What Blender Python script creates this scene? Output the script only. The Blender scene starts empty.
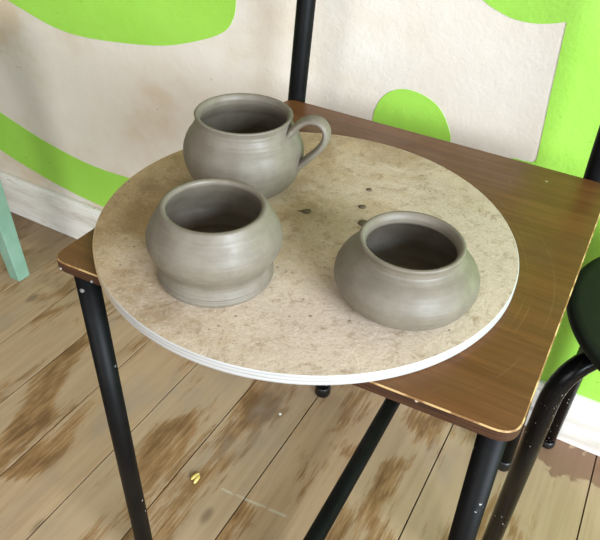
import bpy, bmesh, math, random
from mathutils import Vector, Matrix
random.seed(7)
S = bpy.context.scene
COL = S.collection

# ------------------------------------------------------------------ camera
CAM = Vector((0.20953, -0.4179, 0.76782))
RT = Vector((0.87241, 0.48657, 0.04629)); UP = Vector((-0.32879, 0.51415, 0.79218)); FW = Vector((-0.36165, 0.70633, -0.60853))
cd = bpy.data.cameras.new('camera'); cam = bpy.data.objects.new('camera', cd); COL.objects.link(cam)
cd.sensor_width = 36; cd.lens = 36 * 660 / 600; cd.clip_start = 0.02
cam.matrix_world = Matrix(((RT.x, UP.x, -FW.x, CAM.x), (RT.y, UP.y, -FW.y, CAM.y), (RT.z, UP.z, -FW.z, CAM.z), (0, 0, 0, 1)))
S.camera = cam

# ------------------------------------------------------------------ light
S.view_settings.view_transform = 'Standard'; S.view_settings.look = 'None'
S.view_settings.gamma = 1; S.view_settings.use_curve_mapping = False
S.view_settings.exposure = 0.0
W = bpy.data.worlds.new('world'); S.world = W; W.use_nodes = True
W.node_tree.nodes['Background'].inputs[0].default_value = (1.0, 0.86, 0.66, 1)
W.node_tree.nodes['Background'].inputs[1].default_value = 0.25

def area(name, loc, target, sx, sy, power, color):
    l = bpy.data.lights.new(name, 'AREA'); l.shape = 'RECTANGLE'; l.size = sx; l.size_y = sy; l.energy = power; l.color = color
    o = bpy.data.objects.new(name, l); COL.objects.link(o); o.location = loc
    o.rotation_euler = (Vector(target) - Vector(loc)).to_track_quat('-Z', 'Y').to_euler()
    return o
area('window_light', (1.93, -1.0, 1.10), (0.2, -0.1, 0.6), 1.3, 1.0, 132, (0.80, 0.90, 1.0))
area('front_fill_light', (0.0, -2.52, 1.12), (0.1, 0.0, 0.5), 1.4, 0.9, 34, (0.95, 0.97, 1.0))  # added fill from behind the camera, to brighten front faces

# ------------------------------------------------------------------ node helpers
def lin(r, g, b):
    f = lambda c: (c / 255 / 12.92) if c / 255 <= 0.04045 else ((c / 255 + 0.055) / 1.055) ** 2.4
    return (f(r), f(g), f(b), 1)

class NM:
    def __init__(s, name, rough=0.6, spec=0.5):
        s.m = bpy.data.materials.new(name); s.m.use_nodes = True
        s.t = s.m.node_tree; s.b = s.t.nodes['Principled BSDF']
        s.b.inputs['Roughness'].default_value = rough
        s.b.inputs['Specular IOR Level'].default_value = spec
        s._obj = None
    def n(s, typ, **k):
        nd = s.t.nodes.new(typ)
        for a, v in k.items(): setattr(nd, a, v)
        return nd
    def l(s, a, b): s.t.links.new(a, b)
    def put(s, sock, v):
        if hasattr(v, 'is_linked') or hasattr(v, 'links'): s.l(v, sock)
        else: sock.default_value = v
    def obj(s):
        if s._obj is None: s._obj = s.n('ShaderNodeTexCoord').outputs['Object']
        return s._obj
    def geo(s): return s.n('ShaderNodeNewGeometry').outputs['Position']
    def mp(s, scale=(1, 1, 1), loc=(0, 0, 0), rot=(0, 0, 0), src=None):
        m = s.n('ShaderNodeMapping'); s.l(src or s.obj(), m.inputs[0])
        m.inputs['Scale'].default_value = scale; m.inputs['Location'].default_value = loc; m.inputs['Rotation'].default_value = rot
        return m.outputs[0]
    def noise(s, vec, scale, detail=4, rough=0.6, dist=0.0):
        n = s.n('ShaderNodeTexNoise'); s.l(vec, n.inputs['Vector'])
        n.inputs['Scale'].default_value = scale; n.inputs['Detail'].default_value = detail
        n.inputs['Roughness'].default_value = rough; n.inputs['Distortion'].default_value = dist
        return n.outputs['Fac']
    def voro(s, vec, scale, feature='F1', out='Distance'):
        n = s.n('ShaderNodeTexVoronoi', feature=feature); s.l(vec, n.inputs['Vector']); n.inputs['Scale'].default_value = scale
        return n.outputs[out]
    def ramp(s, v, a, b, lo=0.0, hi=1.0):
        n = s.n('ShaderNodeMapRange'); s.l(v, n.inputs[0])
        n.interpolation_type = 'SMOOTHSTEP'
        n.inputs[1].default_value = a; n.inputs[2].default_value = b; n.inputs[3].default_value = lo; n.inputs[4].default_value = hi
        return n.outputs[0]
    def math(s, op, a, b=0.0, c=0.0):
        n = s.n('ShaderNodeMath', operation=op); s.put(n.inputs[0], a); s.put(n.inputs[1], b); s.put(n.inputs[2], c)
        return n.outputs[0]
    def mix(s, f, a, b, mode='MIX'):
        n = s.n('ShaderNodeMix', data_type='RGBA', blend_type=mode)
        s.put(n.inputs['Factor'], f); s.put(n.inputs['A'], a) if False else s.put(n.inputs[6], a); s.put(n.inputs[7], b)
        return n.outputs[2]
    def sep(s, vec):
        n = s.n('ShaderNodeSeparateXYZ'); s.l(vec, n.inputs[0]); return n.outputs
    def comb(s, x, y, z):
        n = s.n('ShaderNodeCombineXYZ'); s.put(n.inputs[0], x); s.put(n.inputs[1], y); s.put(n.inputs[2], z); return n.outputs[0]
    def col(s, c): s.put(s.b.inputs['Base Color'], c)
    def rough(s, v): s.put(s.b.inputs['Roughness'], v)
    def bump(s, h, strength=0.3, dist=0.001, prev=None):
        n = s.n('ShaderNodeBump'); n.inputs['Strength'].default_value = strength; n.inputs['Distance'].default_value = dist
        s.l(h, n.inputs['Height'])
        if prev: s.l(prev, n.inputs['Normal'])
        s.l(n.outputs[0], s.b.inputs['Normal']); return n.outputs[0]

# ------------------------------------------------------------------ materials
def m_clay():
    m = NM('damp_clay', 0.5, 0.5); o = m.obj()
    n1 = m.noise(o, 60, 5); n2 = m.noise(m.mp((40, 40, 900)), 1.0, 3, 0.6)
    c = m.mix(m.ramp(n1, .3, .7), lin(105, 97, 84), lin(117, 109, 96))
    c = m.mix(m.ramp(n2, .5, .75, 0, .4), c, lin(126, 118, 103))
    spk = m.ramp(m.voro(o, 420), .05, .14, 1, 0); spk = m.math('MULTIPLY', spk, m.ramp(m.noise(o, 90, 2), .52, .62))
    c = m.mix(m.math('MULTIPLY', spk, .5), c, lin(96, 84, 70))
    m.col(c); m.rough(m.ramp(m.noise(o, 45, 4), .3, .7, .44, .62))
    b = m.bump(m.noise(m.mp((14, 14, 900)), 1.0, 3, .5), .26, .0005)
    m.bump(m.noise(o, 700, 3), .2, .0004, b)
    return m.m
def m_bat():
    m = NM('clay_stained_plywood', 0.75, 0.3); o = m.obj()
    base = m.mix(m.ramp(m.noise(o, 14, 6, .65, .6), .32, .68), lin(148, 121, 86), lin(190, 164, 128))
    gx = m.sep(o)
    side = m.math('ADD', m.math('MULTIPLY', gx[0], 2.4), m.math('ADD', m.math('MULTIPLY', gx[1], -.7), .70))
    side = m.math('ADD', side, m.math('MULTIPLY', m.math('SUBTRACT', m.noise(o, 9, 5, .65, 1.0), .5), 1.6))
    slip = m.ramp(side, .35, .95)                                    # dried pale slip smeared over one side of the board
    c = m.mix(m.math('MULTIPLY', slip, .8), base, lin(207, 191, 173))
    sw = m.noise(m.mp((1, 1, 1), rot=(0, 0, .5)), 90, 6, .75, .4)
    c = m.mix(m.ramp(sw, .50, .68, 0, .6), c, lin(140, 116, 84))
    c = m.mix(m.ramp(m.noise(m.mp((30, 90, 30), rot=(0, 0, .9)), 1.0, 5, .7), .58, .75, 0, .5), c, lin(216, 205, 186))
    c = m.mix(m.ramp(m.noise(m.mp((1, 1, 1), (3, 1, 0)), 30, 7, .75, .3), .56, .74, 0, .45), c, lin(136, 120, 98))
    gr = m.noise(o, 420, 3, .7); c = m.mix(m.ramp(gr, .52, .72, 0, .4), c, lin(138, 122, 98)); c = m.mix(m.ramp(gr, .46, .28, 0, .4), c, lin(210, 200, 180))
    fl = m.math('MULTIPLY', m.ramp(m.voro(m.mp((1, 1, 1), (.3, .1, 0)), 150), .12, .2, 1, 0), m.ramp(m.noise(o, 26, 3), .56, .62))
    c = m.mix(m.math('MULTIPLY', fl, .7), c, lin(112, 98, 80))
    m.col(c)
    b = m.bump(m.noise(o, 260, 5, .7), .55, .0009)
    m.bump(m.noise(m.mp((1, 1, 1), rot=(0, 0, .4)), 60, 5, .7, 1.2), .4, .0012, b)
    return m.m
def m_bat_edge():
    m = NM('plywood_edge', 0.6, 0.4); o = m.obj(); g = m.sep(o)
    lay = m.ramp(m.math('ABSOLUTE', m.math('SUBTRACT', m.math('FRACT', m.math('MULTIPLY', g[2], 330)), .5)), .05, .3)
    ang = m.ramp(m.math('ADD', g[0], m.math('MULTIPLY', m.noise(o, 20, 3), .03)), -.11, -.03)
    white = m.mix(m.ramp(m.noise(m.mp((30, 30, 400)), 1.0, 4), .5, .7, 0, .5), lin(176, 175, 172), lin(152, 148, 140))
    ply = m.mix(lay, lin(176, 146, 100), lin(206, 182, 140))
    wl = m.mix(m.math('MULTIPLY', m.math('SUBTRACT', 1.0, lay), .35), white, lin(104, 100, 94))
    m.col(m.mix(ang, ply, wl)); m.bump(lay, .3, .0004)
    return m.m
def m_wood_top():
    m = NM('brown_laminate', 0.3, 0.32); o = m.obj()
    g = m.noise(m.mp((5, 90, 40), rot=(0, 0, .06)), 1.0, 6, .65, .8)
    c = m.mix(m.ramp(g, .25, .8), lin(88, 54, 27), lin(116, 75, 40))
    c = m.mix(m.ramp(m.noise(m.mp((14, 420, 60), rot=(0, 0, .06)), 1.0, 4, .7), .56, .72, 0, .4), c, lin(140, 98, 56))
    c = m.mix(m.ramp(m.noise(o, 12, 4), .45, .7, 0, .5), c, lin(94, 68, 38))
    s = m.sep(o); r = m.math('SQRT', m.math('ADD', m.math('MULTIPLY', s[0], s[0]), m.math('MULTIPLY', s[1], s[1])))
    tot = None                                                        # thin scratches scraped round by the turning board
    for R0, w in ((.184, .0005), (.1895, .0007), (.1935, .0005), (.205, .0005)):
        ring = m.ramp(m.math('ABSOLUTE', m.math('SUBTRACT', r, R0)), w * .4, w * 1.4, 1, 0)
        ring = m.math('MULTIPLY', ring, m.ramp(m.noise(m.mp((1, 1, 1), (R0 * 90, 0, 0)), 16, 2), .5, .6))
        tot = ring if tot is None else m.math('MAXIMUM', tot, ring)
    c = m.mix(m.math('MULTIPLY', tot, .07), c, lin(190, 156, 112))
    sp = m.math('MULTIPLY', m.ramp(m.voro(o, 38), .045, .07, 1, 0), m.ramp(m.noise(o, 31, 2), .57, .6))
    c = m.mix(m.math('MULTIPLY', sp, .6), c, lin(200, 185, 160))
    m.col(c); m.rough(m.ramp(m.noise(o, 25, 4), .3, .7, .3, .46)); m.bump(g, .12, .0004)
    return m.m
def m_wood_edge():
    m = NM('dark_plywood_edge', 0.5, 0.4); o = m.obj(); g = m.sep(o)
    n = m.noise(m.mp((20, 20, 700)), 1.0, 4)
    c = m.mix(m.ramp(n, .35, .65), lin(40, 22, 12), lin(70, 42, 24))
    sp = m.math('MULTIPLY', m.ramp(m.voro(o, 60), .1, .16, 1, 0), m.ramp(m.noise(o, 41, 2), .6, .64))
    m.col(m.mix(sp, c, lin(176, 160, 138))); return m.m
def m_wood_worn():
    m = NM('worn_plywood_arris', 0.6, 0.3); o = m.obj()
    m.col(m.mix(m.ramp(m.noise(o, 60, 4), .42, .58), lin(186, 154, 104), lin(128, 92, 54))); return m.m
def m_black(name, speck=0.0, rough=0.5, base=(9, 9, 10), scale=150):
    m = NM(name, rough, 0.13); o = m.obj()
    c = m.mix(m.ramp(m.noise(o, 30, 4), .4, .7, 0, 1), lin(*base), lin(base[0] + 7, base[1] + 7, base[2] + 7))
    sp = m.math('MULTIPLY', m.ramp(m.voro(m.mp((1, 1, .6)), scale), .16, .24, 1, 0), m.ramp(m.noise(m.mp((1, 1, 1), (2, 5, 1)), 22, 3), .62 - speck * .12, .67 - speck * .12))
    sp = m.math('MULTIPLY', sp, m.ramp(m.noise(o, 260, 1), .48, .56))
    c = m.mix(sp, c, lin(196, 194, 188))
    m.col(c); m.bump(m.noise(o, 900, 2), .12, .0003); return m.m
def m_plain(name, c1, c2, rough=.5, scale=30, spec=.5, bumps=0.0):
    m = NM(name, rough, spec); o = m.obj()
    n = m.noise(o, scale, 5); m.col(m.mix(m.ramp(n, .35, .65), lin(*c1), lin(*c2)))
    if bumps: m.bump(m.noise(o, scale * 6, 4), bumps, .001)
    return m.m
def m_wall():
    m = NM('cream_wall_paint', 0.55, 0.35); o = m.obj()
    c = m.mix(m.ramp(m.noise(o, 5, 5, .6), .35, .7), lin(216, 207, 194), lin(223, 216, 205))
    gx = m.sep(o)
    sm = m.math('MULTIPLY', m.ramp(m.noise(m.mp((3, 1, 4)), 1.6, 4), .42, .68), m.ramp(gx[0], .05, -.45, .15, .75))  # tan stains, strengthened leftwards to paint in the dimmer, warmer light
    c = m.mix(sm, c, lin(198, 176, 144))
    scuff = m.math('MULTIPLY', m.ramp(m.noise(m.mp((70, 1, 190), rot=(0, .25, 0)), 1.0, 3), .68, .74), m.ramp(m.noise(o, 7, 3), .5, .62))
    c = m.mix(m.math('MULTIPLY', scuff, .55), c, lin(150, 136, 118))
    ch = m.math('MULTIPLY', m.ramp(m.voro(o, 30), .05, .09, 1, 0), m.ramp(m.noise(o, 21, 2), .57, .6))
    c = m.mix(m.math('MULTIPLY', ch, .6), c, lin(140, 126, 112))
    m.col(c)
    b = m.bump(m.noise(o, 210, 4, .6), .3, .0014)
    m.bump(m.noise(o, 40, 4), .35, .003, b); return m.m
def m_green():
    m = NM('lime_green_paint', 0.45, 0.4); o = m.obj()
    c = m.mix(m.ramp(m.noise(o, 6, 4), .35, .7), lin(150, 205, 74), lin(157, 211, 82))
    scuff = m.math('MULTIPLY', m.ramp(m.noise(m.mp((90, 1, 160), rot=(0, .35, 0)), 1.0, 3), .66, .72), m.ramp(m.noise(o, 8, 3), .5, .62))
    c = m.mix(m.math('MULTIPLY', scuff, .55), c, lin(92, 120, 52))
    m.col(c)
    b = m.bump(m.noise(o, 210, 4, .6), .3, .0014)
    m.bump(m.noise(o, 40, 4), .35, .003, b); return m.m
def m_base():
    m = NM('scuffed_white_gloss', 0.4, 0.4); o = m.obj()
    c = m.mix(m.ramp(m.noise(m.mp((4, 1, 30)), 1.6, 5), .4, .7), lin(232, 228, 220), lin(206, 198, 186))
    d = m.math('MULTIPLY', m.ramp(m.noise(m.mp((30, 1, 90)), 1.0, 4), .60, .72), m.ramp(m.noise(o, 9, 3), .42, .6))
    c = m.mix(m.math('MULTIPLY', d, .6), c, lin(128, 116, 104))
    m.col(c); m.bump(m.noise(o, 120, 4), .3, .001); return m.m
PITCH, X0 = 0.0987, -0.4635
def m_floor():
    m = NM('worn_pine_boards', 0.5, 0.35); o = m.obj(); g = m.sep(o)
    bid = m.math('FLOOR', m.math('DIVIDE', m.math('SUBTRACT', g[0], X0), PITCH))
    wn = m.n('ShaderNodeTexWhiteNoise', noise_dimensions='1D'); m.l(bid, wn.inputs['W']); rnd = wn.outputs['Value']
    off = m.comb(m.math('MULTIPLY', rnd, 3.7), m.math('MULTIPLY', rnd, 17.0), m.math('MULTIPLY', rnd, 5.0))
    va = m.n('ShaderNodeVectorMath', operation='ADD'); m.l(o, va.inputs[0]); m.l(off, va.inputs[1]); v = va.outputs[0]
    grain = m.noise(m.mp((70, 3.5, 1), src=v), 1.0, 5, .6, 1.2)
    fine = m.noise(m.mp((320, 9, 1), src=v), 1.0, 4, .7, .4)
    c = m.mix(m.ramp(grain, .3, .7), lin(165, 136, 105), lin(181, 153, 121))
    c = m.mix(m.math('MULTIPLY', rnd, .4), c, lin(166, 147, 120))
    patch = m.noise(m.mp((11, 4.2, 1), src=v), 1.0, 3, .55, .6)
    mott = m.noise(m.mp((150, 26, 1), src=v), 1.0, 4, .7, .5)
    worn = m.math('ADD', m.math('MULTIPLY', patch, .80), m.math('ADD', m.math('MULTIPLY', fine, .2), m.math('MULTIPLY', mott, .22)))
    mask = m.ramp(worn, .615, .685)
    c = m.mix(m.math('MULTIPLY', mask, .75), c, m.mix(m.ramp(grain, .4, .6), lin(122, 84, 42), lin(146, 106, 60)))
    core = m.ramp(worn, .675, .75)
    c = m.mix(m.math('MULTIPLY', core, .6), c, lin(86, 58, 32))
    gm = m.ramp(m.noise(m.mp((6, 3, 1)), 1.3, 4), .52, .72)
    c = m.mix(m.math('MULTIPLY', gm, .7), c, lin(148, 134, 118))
    kd = m.voro(m.mp((9, 4.5, 1), src=v), 1.0); kk = m.ramp(kd, .03, .085, 1, 0)
    c = m.mix(m.math('MULTIPLY', kk, .55), c, lin(84, 66, 50))
    # old red-brown varnish left along the wall
    edge = m.math('ADD', g[1], m.math('MULTIPLY', m.math('SUBTRACT', m.noise(o, 26, 3), .5), .07))
    var = m.math('MULTIPLY', m.math('MULTIPLY', m.ramp(edge, .262, .268), m.ramp(g[0], .12, .2)), m.ramp(m.noise(m.mp((1, 1, 1), (4, 2, 0)), 22, 3), .40, .44))
    c = m.mix(m.math('MULTIPLY', var, .72), c, lin(112, 76, 58))
    sl = m.math('ABSOLUTE', m.math('SUBTRACT', g[1], m.math('ADD', m.math('MULTIPLY', g[0], .099), .0107)))
    sc = m.math('MULTIPLY', m.ramp(sl, .0012, .0026, 1, 0), m.math('MULTIPLY', m.ramp(g[0], -.108, -.102), m.ramp(g[0], .0, -.006)))
    sc = m.math('MULTIPLY', sc, m.ramp(m.noise(o, 40, 3), .44, .54))
    c = m.mix(m.math('MULTIPLY', sc, .6), c, lin(196, 184, 164))
    dirt = m.math('MULTIPLY', m.ramp(m.math('ADD', g[1], m.math('MULTIPLY', m.math('SUBTRACT', m.noise(o, 9, 4), .5), .3)), .16, .30), .6)
    c = m.mix(m.math('MULTIPLY', dirt, m.ramp(g[0], .1, -.2)), c, lin(116, 96, 76))
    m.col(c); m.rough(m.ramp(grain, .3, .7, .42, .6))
    b = m.bump(fine, .2, .0006); m.bump(grain, .2, .001, b)
    return m.m

CLAY = m_clay(); BAT = m_bat(); BATE = m_bat_edge(); WTOP = m_wood_top(); WEDGE = m_wood_edge(); WORN = m_wood_worn()
BLK = m_black('black_tube_paint', .15); BLKS = m_black('paint_flecked_black_tube', 1.0, .25, (8, 8, 9), 300)
RUB = m_plain('black_rubber', (10, 10, 11), (16, 16, 17), .4)
STEEL = m_plain('steel', (120, 118, 114), (150, 148, 144), .3)
STOOLTOP = m_plain('black_green_seat', (13, 16, 13), (19, 23, 19), .6, 60, .25, .15)
MINT = m_plain('mint_paint', (126, 164, 142), (138, 174, 154), .45, 25, .4, .1)
WALL = m_wall(); PLAIN = m_plain('plain_room_paint', (136, 126, 110), (142, 132, 116), .7, 6); GREEN = m_green(); BASE = m_base(); FLOOR = m_floor()
GAP = m_plain('dark_gap', (34, 26, 20), (44, 34, 26), .9)
CRUMB = m_plain('dark_dry_clay', (86, 72, 56), (104, 90, 72), .8, 200)
YEL = m_plain('yellow_scrap', (212, 184, 92), (226, 204, 124), .5, 90)
WHT = m_plain('white_fleck', (226, 222, 214), (238, 236, 230), .5)

# ------------------------------------------------------------------ object helpers
def link(name, bm, mats, parent=None, smooth=True, loc=None):
    me = bpy.data.meshes.new(name); bm.normal_update()
    bmesh.ops.recalc_face_normals(bm, faces=bm.faces[:]) if False else None
    bm.to_mesh(me); bm.free()
    for m in (mats if isinstance(mats, (list, tuple)) else [mats]): me.materials.append(m)
    if smooth:
        for p in me.polygons: p.use_smooth = True
    o = bpy.data.objects.new(name, me); COL.objects.link(o)
    if loc: o.location = loc
    if parent: o.parent = parent
    return o
def tag(o, label, cat, group=None):
    o['label'] = label; o['category'] = cat
    if group: o['group'] = group
    return o
def struct(o, label=None):
    o['kind'] = 'structure'
    if label: o['label'] = label
    return o
def empty(name, loc, label, cat, group=None):
    o = bpy.data.objects.new(name, None); COL.objects.link(o); o.location = loc; o.empty_display_size = .05
    return tag(o, label, cat, group)
def autosmooth(o, ang=40):
    bm = bmesh.new(); bm.from_mesh(o.data)
    for e in bm.edges:
        if len(e.link_faces) == 2 and e.calc_face_angle(0) > math.radians(ang): e.smooth = False
    bm.to_mesh(o.data); bm.free(); return o
def box_bm(a, b, bevel=0.0, seg=2, bm=None):
    own = bm is None
    bm = bm or bmesh.new()
    vs = [bm.verts.new((x, y, z)) for z in (a[2], b[2]) for y in (a[1], b[1]) for x in (a[0], b[0])]
    fs = [(0, 2, 3, 1), (4, 5, 7, 6), (0, 1, 5, 4), (2, 6, 7, 3), (0, 4, 6, 2), (1, 3, 7, 5)]
    F = [bm.faces.new([vs[i] for i in f]) for f in fs]
    if bevel:
        es = list({e for f in F for e in f.edges})
        bmesh.ops.bevel(bm, geom=es, offset=bevel, segments=seg, affect='EDGES', profile=.5)
    return bm
def smooth_path(pts, r=0.03, n=7):
    """polyline with rounded bends"""
    P = [Vector(p) for p in pts]; out = [P[0]]
    for i in range(1, len(P) - 1):
        a, b, c = P[i - 1], P[i], P[i + 1]
        d = min(r, (a - b).length * .49, (c - b).length * .49)
        p0 = b + (a - b).normalized() * d; p1 = b + (c - b).normalized() * d
        for k in range(n + 1):
            t = k / n; out.append(p0 * (1 - t) ** 2 + b * 2 * t * (1 - t) + p1 * t * t)
    out.append(P[-1]); return out
def tube_bm(path, rad, seg=24, cap=True, bm=None, rads=None, ell=None, ref=None, round_end=0.0):
    bm = bm or bmesh.new(); P = [Vector(p) for p in path]; rings = []
    T = [((P[min(i + 1, len(P) - 1)] - P[max(i - 1, 0)]).normalized()) for i in range(len(P))]
    u = Vector(ref) if ref else (Vector((0, 0, 1)) if abs(T[0].z) < .9 else Vector((1, 0, 0)))
    u = (u - T[0] * u.dot(T[0])).normalized()
    for i, p in enumerate(P):
        u = (u - T[i] * u.dot(T[i])).normalized(); v = T[i].cross(u)
        rr = rads[i] if rads else rad
        ea, eb = (rr if isinstance(rr, tuple) else (rr, rr))
        rings.append([bm.verts.new(p + u * math.cos(2 * math.pi * k / seg) * ea + v * math.sin(2 * math.pi * k / seg) * eb) for k in range(seg)])
    for a, b in zip(rings, rings[1:]):
        for k in range(seg): bm.faces.new((a[k], a[(k + 1) % seg], b[(k + 1) % seg], b[k]))
    if cap:
        bm.faces.new(rings[0][::-1]); bm.faces.new(rings[-1])
    return bm
def catmull(P, n=6, closed=False):
    out = []; N = len(P)
    rng = range(N) if closed else range(N - 1)
    g = (lambda i: P[i % N]) if closed else (lambda i: P[max(0, min(N - 1, i))])
    for i in rng:
        p0, p1, p2, p3 = g(i - 1), g(i), g(i + 1), g(i + 2)
        for k in range(n):
            t = k / n
            out.append(tuple(.5 * ((2 * b) + (-a + c) * t + (2 * a - 5 * b + 4 * c - d) * t * t + (-a + 3 * b - 3 * c + d) * t ** 3) for a, b, c, d in zip(p0, p1, p2, p3)))
    if not closed: out.append(tuple(P[-1]))
    return out
def lathe_bm(prof, seg=112, wob=0.0, seed=0):
    rnd = random.Random(seed); ph = [rnd.random() * 6.28 for _ in range(4)]
    bm = bmesh.new(); rings = []
    for r, z in prof:
        if r < 1e-5: rings.append([bm.verts.new((0, 0, z))]); continue
        ring = []
        for k in range(seg):
            t = 2 * math.pi * k / seg
            q = r * (1 + wob * (math.sin(2 * t + ph[0]) + .5 * math.sin(3 * t + ph[1] + z * 40)))
            ring.append(bm.verts.new((q * math.cos(t), q * math.sin(t), z + r * wob * .7 * math.sin(2 * t + ph[2]))))
        rings.append(ring)
    for a, b in zip(rings, rings[1:]):
        if len(a) == 1 and len(b) == 1: continue
        for k in range(seg):
            k2 = (k + 1) % seg
            if len(a) == 1: bm.faces.new((a[0], b[k2], b[k]))
            elif len(b) == 1: bm.faces.new((a[k], a[k2], b[0]))
            else: bm.faces.new((a[k], a[k2], b[k2], b[k]))
    return bm

# ------------------------------------------------------------------ setting
WY = 0.333
# floor: one mesh of boards over a dark sub-floor
bm = bmesh.new()
i0, i1 = -17, 25
for i in range(i0, i1):
    xa = X0 + i * PITCH
    box_bm((xa + .0009, -2.6, -.02), (xa + PITCH - .0009, .34, 0), .0003, 1, bm)
n_board = len(bm.faces)
box_bm((X0 + i0 * PITCH, -2.6, -.06), (X0 + i1 * PITCH, .34, -.0195), 0, 1, bm)
bm.faces.ensure_lookup_table()
for k in range(n_board, len(bm.faces)): bm.faces[k].material_index = 1
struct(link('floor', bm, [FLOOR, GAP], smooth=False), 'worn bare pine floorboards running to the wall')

# wall with its painted mural (same mesh)
bm = box_bm((-2.04, WY, -.05), (1.95, WY + .1, 2.4))
def paint(poly):
    a = [bm.verts.new((x, WY - .0007, z)) for x, z in poly]; b = [bm.verts.new((x, WY + .002, z)) for x, z in poly]
    fs = [bm.faces.new((a[k], a[(k + 1) % len(a)], b[(k + 1) % len(a)], b[k])) for k in range(len(a))]
    front = bm.faces.new(a); front.normal_update()
    if front.normal.y > 0: front.normal_flip()
    for f in fs + bmesh.ops.triangulate(bm, faces=[front])['faces']: f.material_index = 1
A = catmull([(-1.1, .66), (-.93, .53), (-.82, .472), (-.7348, .4414), (-.7017, .4316), (-.6439, .4173), (-.5854, .4132), (-.5114, .4188), (-.4261, .4309), (-.3674, .4481), (-.3189, .4689), (-.2989, .4888), (-.292, .5183), (-.296, .58), (-.33, .70)]) + [(-.36, .9), (-1.2, .9), (-1.2, .72)]
paint(A)
Bu = catmull([(-1.15, .33), (-1.0, .285), (-.90, .252), (-.8236, .2247), (-.7663, .2079), (-.7093, .1935), (-.6337, .1813), (-.5775, .1783), (-.5269, .1801), (-.45, .186), (-.40, .178), (-.37, .14), (-.40, .105), (-.48, .092), (-.55, .0935), (-.6016, .097), (-.6506, .1001), (-.7205, .1095), (-.79, .1237), (-.8519, .1397), (-.95, .175), (-1.15, .24)])
paint(Bu)
C = catmull([(-.0815, .4053), (-.0790, .425), (-.0684, .4438), (-.0511, .4545), (-.0301, .4560), (-.0083, .4500), (.0064, .4391), (.0171, .4235), (.0241, .404), (.024, .36), (.005, .32), (-.03, .305), (-.065, .32), (-.08, .36)], closed=True)
paint(C)
D = catmull([(-.10, .9), (-.07, .74), (-.03, .63), (.0, .594), (.028, .5739), (.0488, .565), (.0685, .5605), (.0929, .5610), (.1189, .5677)]) + [(.1208, .5357), (.1236, .4871), (.1280, .4272)] + catmull([(.1285, .4200), (.1287, .4118), (.1257, .4069), (.1180, .4055), (.10, .404), (.085, .39), (.08, .36), (.08, .3), (.08, .083)]) + [(1.9, .083), (1.9, .9)]
paint(D)
struct(link('wall_back', bm, [WALL, GREEN], smooth=False), 'cream wall painted with large lime green shapes')
# baseboard
bm = box_bm((-2.04, .321, 0.0), (1.95, WY + .001, .078), .0015)
box_bm((-2.04, .3235, .077), (1.95, WY + .001, .089), .003, 3, bm)
struct(link('baseboard_back', bm, BASE, smooth=False), 'scuffed white baseboard under the mural')

# rest of the room (outside the photograph): plain walls with a window opening on the right and an added one behind the camera for the fill light
def wall_open(name, axis, pos, th, u0, u1, hole):
    bm = bmesh.new(); h0, h1, z0, z1 = hole
    for a, b, c, d in ((u0, h0, 0, 2.4), (h1, u1, 0, 2.4), (h0, h1, 0, z0), (h0, h1, z1, 2.4)):
        if axis == 'x': box_bm((pos, a, c), (pos + th, b, d), 0, 1, bm)
        else: box_bm((a, pos, c), (b, pos + th, d), 0, 1, bm)
    return struct(link(name, bm, PLAIN, smooth=False))
wall_open('wall_right', 'x', 1.95, .1, -2.6, .433, (-1.7, -.3, .56, 1.64))
wall_open('wall_front', 'y', -2.65, .1, -2.14, 2.05, (-.72, .72, .66, 1.58))  # opening added to go with the front fill
struct(link('wall_left', box_bm((-2.14, -2.6, 0), (-2.04, .433, 2.4)), PLAIN, smooth=False))
struct(link('ceiling', box_bm((-2.14, -2.65, 2.4), (2.05, .433, 2.5)), PLAIN, smooth=False))

# ------------------------------------------------------------------ chair
SEATZ = 0.45
ch = empty('school_chair', (0.03, .05, 0), 'black tubular steel chair with brown wooden seat carrying the round board', 'chair')
def rel(pts, o=(0.03, .05, 0)): return [(p[0] - o[0], p[1] - o[1], p[2] - o[2]) for p in pts]
def seat_bm(corners, radii, z0, z1, bev=.0009):
    pts = []
    N = len(corners)
    for i in range(N):
        a, b, c = (Vector(corners[(i + k) % N]) for k in (-1, 0, 1)); r = radii[i]
        d0 = (a - b).normalized(); d1 = (c - b).normalized()
        for k in range(9):
            t = k / 8; pts.append((b + d0 * r) * (1 - t) ** 2 + b * 2 * t * (1 - t) + (b + d1 * r) * t * t)
    bm = bmesh.new()
    cen = sum(pts, Vector((0, 0))) / len(pts)
    def ring(ins, z):
        out = []
        for i, p in enumerate(pts):
            t = (pts[(i + 1) % len(pts)] - pts[i - 1]).normalized(); nrm = Vector((t.y, -t.x))
            if nrm.dot(p - cen) < 0: nrm = -nrm
            q = p - nrm * ins; out.append(bm.verts.new((q.x, q.y, z)))
        return out
    R = [ring(.003, z0), ring(0, z0 + .003), ring(0, z1 - bev), ring(bev * 1.1, z1)]
    mats = [1, 1, 2]
    for a, b, mi in zip(R, R[1:], mats):
        for k in range(len(a)):
            f = bm.faces.new((a[k], a[(k + 1) % len(a)], b[(k + 1) % len(a)], b[k])); f.material_index = mi
    bm.faces.new(R[-1]).material_index = 0
    bm.faces.new(R[0][::-1]).material_index = 1
    bmesh.ops.recalc_face_normals(bm, faces=bm.faces[:])
    return bm
seat = link('seat', seat_bm([(-.1545, -.1420), (.2138, -.1240), (.2145, .2385), (-.1555, .2385)], [.016, .016, .016, .016], SEATZ - .012, SEATZ), [WTOP, WEDGE, WORN], None, False)
seat.parent = ch; seat.matrix_parent_inverse = Matrix.Translation((-0.03, -.05, 0))
seat['label'] = 'brown wood grain seat panel with worn pale edge'
def part(name, bm, mats, parent=ch, o=(0.03, .05, 0), smooth=True):
    bmesh.ops.translate(bm, verts=bm.verts[:], vec=(-o[0], -o[1], -o[2]))
    return link(name, bm, mats, parent, smooth)
R_ = .0097
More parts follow.
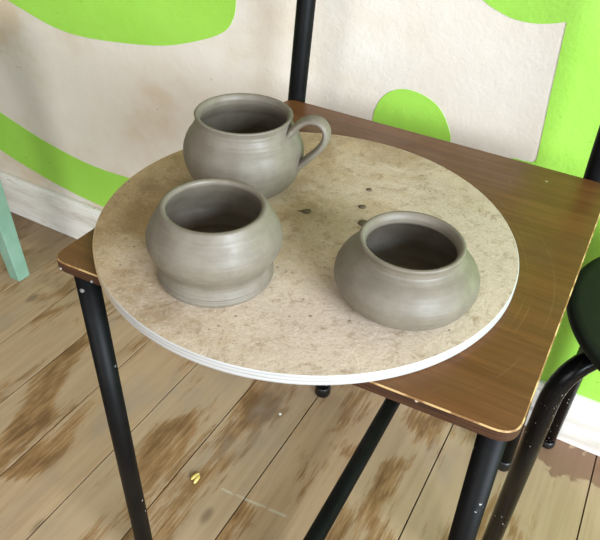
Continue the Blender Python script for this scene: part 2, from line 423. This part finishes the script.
part('leg', tube_bm([(-.1355, -.1250, SEATZ - .0125), (-.1200, -.1275, .012)], R_), BLK)
part('leg', tube_bm([(.1985, -.1065, SEATZ - .0125), (.2105, -.1055, .012)], R_), BLK)
# back legs carry straight on up as the back uprights
lpath = smooth_path([(-.0668, .2215, .018), (-.1525, .2505, .415), (-.1260, .252, .90)], .03)
rpath = smooth_path([(.2120, .2345, .018), (.1990, .2505, .40), (.1955, .251, .50), (.193, .252, .90)], .05)
for nm_, pth, cut in (('left', lpath, 0), ('right', rpath, 0)):
    part('back_leg', tube_bm(pth, .0106), BLK)
for x, y in ((-.1200, -.1275), (.2105, -.1055), (-.0665, .2213), (.2122, .2343)):
    b = lathe_bm([(0, 0), (.0112, 0), (.0120, .002), (.0118, .014), (.0108, .017), (.0090, .017)], 28)
    bmesh.ops.translate(b, verts=b.verts[:], vec=(x, y, 0)); f = part('rubber_foot', b, RUB)
    f['label'] = 'black rubber foot cap'
# seat rails under the panel and the low floor-level stretcher
part('seat_rail', tube_bm(smooth_path([(-.1355, -.1255, .4275), (-.140, .236, .4275), (.196, .238, .4275), (.1965, -.1075, .4275)], .03), .0098, 20), BLK)
part('stretcher', tube_bm(smooth_path([(.0470, .233, .058), (.0475, .01, .047), (.0480, -.145, .045), (.2085, -.1065, .045)], .05), .0108, 20), BLK)
part('cross_rail', tube_bm([(-.0735, .2240, .068), (.2100, .2370, .068)], .0092, 20), BLK)
# backrest panel high on the uprights
bm = bmesh.new(); NB = 12; rows = []
for k in range(NB + 1):
    t = k / NB; x = -.155 + .373 * t; y = .243 + .020 * math.sin(math.pi * t)
    rows.append([bm.verts.new((x, y + dy, z)) for dy, z in ((-.012, .795), (-.0022, .795), (-.0022, .895), (-.012, .895))])
for a, b in zip(rows, rows[1:]):
    for k in range(4): bm.faces.new((a[k], a[(k + 1) % 4], b[(k + 1) % 4], b[k]))
bm.faces.new(rows[0]); bm.faces.new(rows[-1][::-1]); bmesh.ops.recalc_face_normals(bm, faces=bm.faces[:])
part('backrest', bm, WTOP, smooth=False)
# screws: one through the top of the front leg, pins in the seat edge
def screw(p, d, r):
    d = Vector(d).normalized()
    P = Vector(p); return tube_bm([P - d * .003, P + d * .0006, P + d * .0012], r, 14, rads=[r, r, r * .55])
s_ = part('screw', screw((-.1325, -.1347, .421), (0.05, -1, .1), .0019), STEEL); s_['label'] = 'small steel screw head'
for x in (-.1445, -.113):
    part('pin', screw((x, -.1420 + (x + .1545) * .0492 + (.0012 if x < -.14 else 0), .4425), (0, -1, 0), .0012), STEEL)

# ------------------------------------------------------------------ round bat
ZB = SEATZ + .009
def bat_bm():
    R = .1755
    prof = [(0, 0), (R - .0012, 0), (R, .0012), (R, .0078), (R - .0009, .009), (0, .009)]
    bm = lathe_bm([(r, z) for r, z in prof], 160)
    for f in bm.faces:
        c = f.calc_center_median(); rr = math.hypot(c.x, c.y)
        f.material_index = 1 if (rr > R - .0014) else 0
    return bm
bat = autosmooth(link('pottery_bat', bat_bm(), [BAT, BATE], loc=(0, 0, SEATZ)), 30)
tag(bat, 'round clay-stained plywood board with whitish edge lying on the brown seat', 'board')

# ------------------------------------------------------------------ pots
def pot_profile(outer, wall, floor_t, lip):
    o = catmull(outer, 8)
    # a rolled rim between outer top and inner top
    top_r, top_z = outer[-1]
    inner = []
    for r, z in reversed(outer):
        if z > top_z - lip * .6 or z < floor_t + .006: continue
        inner.append((r - wall, z))
    inner += [(max(inner[-1][0] - .006, .012), floor_t + .002), (max(inner[-1][0] - .016, .006), floor_t), (0.0, floor_t)]
    rim = [(top_r - wall * .22, top_z + lip * .30), (top_r - wall * .55, top_z + lip * .32), (top_r - wall * .88, top_z + lip * .02)]
    return [(0, 0.0), (outer[0][0] * .5, 0.0)] + o + rim + catmull(inner, 6)
def throwing(prof, amp=.00007):
    return [(r + (amp * math.sin(z * 1900) + amp * .7 * math.sin(z * 830 + 1) if r > .012 and z > .003 else 0), z) for r, z in prof]
P2 = [(.0412, 0), (.0430, .0022), (.0432, .0042), (.0420, .0060), (.0428, .0078), (.0418, .010), (.0408, .0148), (.0428, .0195), (.0470, .026), (.0493, .0325), (.0484, .040), (.0441, .0485), (.0400, .0555), (.0382, .0592)]
P1 = [(.037, 0), (.043, .004), (.0495, .013), (.0532, .024), (.0540, .034), (.0512, .0445), (.0457, .053), (.0430, .0585), (.0422, .0628), (.0430, .0662)]
P3 = [(.034, 0), (.043, .003), (.0495, .010), (.0525, .018), (.0512, .026), (.0458, .034), (.0394, .0390), (.0368, .0418), (.0364, .045), (.0377, .0487)]
p2 = link('clay_pot', lathe_bm(throwing(pot_profile(P2, .0052, .006, .0035)), 128, .0022, 2), CLAY, loc=(-.0262, -.0962, ZB))
tag(p2, 'unglazed grey clay pot with inward rim and stepped foot, left front on the round board', 'pot')
p3 = link('clay_bowl', lathe_bm(throwing(pot_profile(P3, .0042, .006, .003)), 128, .0022, 5), CLAY, loc=(.1046, -.0440, ZB))
tag(p3, 'squat unglazed grey clay bowl with flared collar, at right on the round board', 'bowl')
MC = (-.0842, .0318)
mug = empty('clay_mug', (MC[0], MC[1], ZB), 'rounded grey clay mug with a strap handle at the back of the round board', 'mug')
link('body', lathe_bm(throwing(pot_profile(P1, .0042, .006, .003)), 128, .0022, 9), CLAY, mug)
hc = catmull([(.0400, .0500), (.0448, .0585), (.0523, .0672), (.061, .0720), (.0700, .0712), (.0752, .0647), (.0747, .0552), (.069, .0455), (.061, .0365), (.0540, .0285), (.0490, .0225)], 7)
ph = math.radians(10); N = len(hc)
hp = [(s * math.cos(ph), s * math.sin(ph), z) for s, z in hc]
rads = []
for i in range(N):
    t = i / (N - 1); w = .0062 + .0022 * (abs(2 * t - 1) ** 3) + (.0012 if t < .12 else 0); rads.append((.0034, w + .0006))
link('handle', tube_bm(hp, 0, 28, rads=rads, ref=(math.cos(ph + math.pi) * 1, math.sin(ph + math.pi), .4)), CLAY, mug)

# ------------------------------------------------------------------ clay crumbs on the bat
def blob(outline, h, name, mat, loc, rot=0):
    bm = bmesh.new(); pts = [(x * 1.2, y * 1.2) for x, y in catmull(outline, 4, True)]
    lo = [bm.verts.new((x, y, 0)) for x, y in pts]; mid = [bm.verts.new((x * .9, y * .9, h * .7)) for x, y in pts]; hi = [bm.verts.new((x * .5, y * .5, h)) for x, y in pts]
    for a, b in ((lo, mid), (mid, hi)):
        for k in range(len(a)): bm.faces.new((a[k], a[(k + 1) % len(a)], b[(k + 1) % len(a)], b[k]))
    bm.faces.new(hi); bm.faces.new(lo[::-1]); bmesh.ops.recalc_face_normals(bm, faces=bm.faces[:])
    o = link(name, bm, mat, loc=loc); o.rotation_euler.z = rot; return o
RA = math.atan2(RT.y, RT.x)
g = 'dark crumbs of dried clay on the round board'
tag(blob([(-.0058, -.0003), (-.0030, .0006), (.0005, .0026), (.0036, .0028), (.0046, .0005), (.003, -.003), (0, -.0036), (-.0028, -.0012)], .0007, 'clay_crumb', CRUMB, (-.0114, .0166, ZB), RA), 'leaf-shaped dark clay crumb between the mug and the squat bowl', 'clay crumb', g)
tag(blob([(-.0022, .0), (-.0006, .0022), (.0020, .0016), (.0023, -.0012), (0, -.0022)], .0010, 'clay_crumb', CRUMB, (.0208, .0806, ZB), RA), 'smallest dark clay crumb, farthest back behind the squat bowl', 'clay crumb', g)
tag(blob([(-.0031, .0002), (-.0012, .0024), (.0018, .0022), (.0032, 0), (.0014, -.0026), (-.0014, -.0022)], .0010, 'clay_crumb', CRUMB, (.0278, .0502, ZB), RA), 'round dark clay crumb midway behind the squat bowl', 'clay crumb', g)
tag(blob([(-.0040, 0), (-.0018, .0036), (.002, .0036), (.0042, .0004), (.002, -.0034), (-.0018, -.0036)], .0012, 'clay_crumb', CRUMB, (.0395, .0270, ZB), RA), 'dark clay crumb almost touching the rim side of the squat bowl', 'clay crumb', g)

# ------------------------------------------------------------------ black stool at right
sx, sy = .3415, .1275
st = empty('stool', (sx, sy, 0), 'low black tubular stool with round dark seat, right of the brown chair', 'stool')
so = (sx, sy, 0)
ZS = .400
b = lathe_bm([(0, -.011), (.124, -.011), (.1292, -.0085), (.1305, -.006), (.1298, -.0025), (.127, -.0005), (.120, 0), (.06, -.001), (0, -.0012)], 96)
seat2 = link('seat', b, STOOLTOP, st, loc=(0, 0, ZS)); seat2['label'] = 'round dark green-black seat'
R2 = .0096; zt = ZS - .0245
def U(front, back, z):
    fx, fy = front; bx, by = back
    return smooth_path([(fx, fy, .011), (fx, fy, z), (bx, by, z), (bx, by, .011)], .055, 10)
def half(path, a):   # each leg of the bent tube is its own part
    n = len(path); h = n // 2
    return path[:h + 1] if a else path[h:]
feet2 = [((.2285, .048), (.4855, .3055), zt), ((.2580, .3055), (.4560, .048), zt - .0195)]
for fr, bk, zz in feet2:
    pth = U(fr, bk, zz)
    part('leg', tube_bm(half(pth, True), R2), BLKS, st, so); part('leg', tube_bm(half(pth, False), R2), BLKS, st, so)
    for x, y in (fr, bk):
        q = lathe_bm([(0, 0), (.0102, 0), (.0110, .002), (.0108, .010), (.0096, .011)], 24)
        bmesh.ops.translate(q, verts=q.verts[:], vec=(x, y, 0)); part('rubber_foot', q, RUB, st, so)
part('mounting_plate', lathe_bm([(0, -.004), (.05, -.004), (.05, 0), (0, 0)], 32), BLKS, st, (0, 0, 0)).location = (0, 0, ZS - .0112)

# ------------------------------------------------------------------ mint stool leg at left
ms = empty('wooden_stool', (-.83, .02, 0), 'mint green painted wooden stool, only one leg showing at left by the baseboard', 'stool')
mo = (-.83, .02, 0)
def sq_leg(foot, top, w0, w1):
    bm = bmesh.new(); f, t = Vector(foot), Vector(top); rg = []
    for p, w in ((f, w0), (f.lerp(t, .5), (w0 + w1) / 2), (t, w1)):
        rg.append([bm.verts.new(p + Vector((a * w, b * w, 0))) for a, b in ((-1, -1), (1, -1), (1, 1), (-1, 1))])
    for a, b in zip(rg, rg[1:]):
        for k in range(4): bm.faces.new((a[k], a[(k + 1) % 4], b[(k + 1) % 4], b[k]))
    bm.faces.new(rg[0][::-1]); bm.faces.new(rg[-1]); return bm
dx, dy = .160, .160
for ax in (1, -1):
    for ay in (1, -1):
        b = sq_leg((mo[0] + ax * dx, mo[1] + ay * dy, 0), (mo[0] + ax * (dx - .014), mo[1] + ay * (dy - .02), .42), .0125, .019)
        bmesh.ops.bevel(b, geom=b.edges[:], offset=.0015, segments=1, affect='EDGES')
        part('leg', b, MINT, ms, mo, False)
part('seat', box_bm((mo[0] - .175, mo[1] - .175, .42), (mo[0] + .175, mo[1] + .175, .445), .006, 3), MINT, ms, mo, False)
for ay in (1, -1): part('apron', box_bm((mo[0] - .14, mo[1] + ay * .142 - .008, .375), (mo[0] + .14, mo[1] + ay * .142 + .008, .42), .002, 1), MINT, ms, mo, False)

# ------------------------------------------------------------------ bits on the floor
y_ = empty('yellow_scrap', (-.1404, -.0043, 0), 'small curled yellow scrap lying on the floorboards below the board', 'scrap')
for k, (ox, oy, r) in enumerate(((-.0022, .0012, .2), (.0026, -.0014, .5))):
    pts = [(ox + math.cos(r + RA + .6) * t, oy + math.sin(r + RA + .6) * t, .0022 + .0016 * math.cos(t * 260)) for t in [(-.0065 + .0013 * j) for j in range(11)]]
    link('curl', tube_bm(pts, 0, 12, rads=[(.0020, .0028 * max(.25, math.sqrt(max(0, 1 - (abs(j - 5) / 5.4) ** 2)))) for j in range(11)]), YEL, y_)
tag(blob([(-.0022, 0), (0, .0020), (.0022, .0002), (.0004, -.0021)], .0012, 'paint_fleck', WHT, (-.1008, .1504, 0)), 'tiny white fleck on the floorboards below the board', 'fleck')
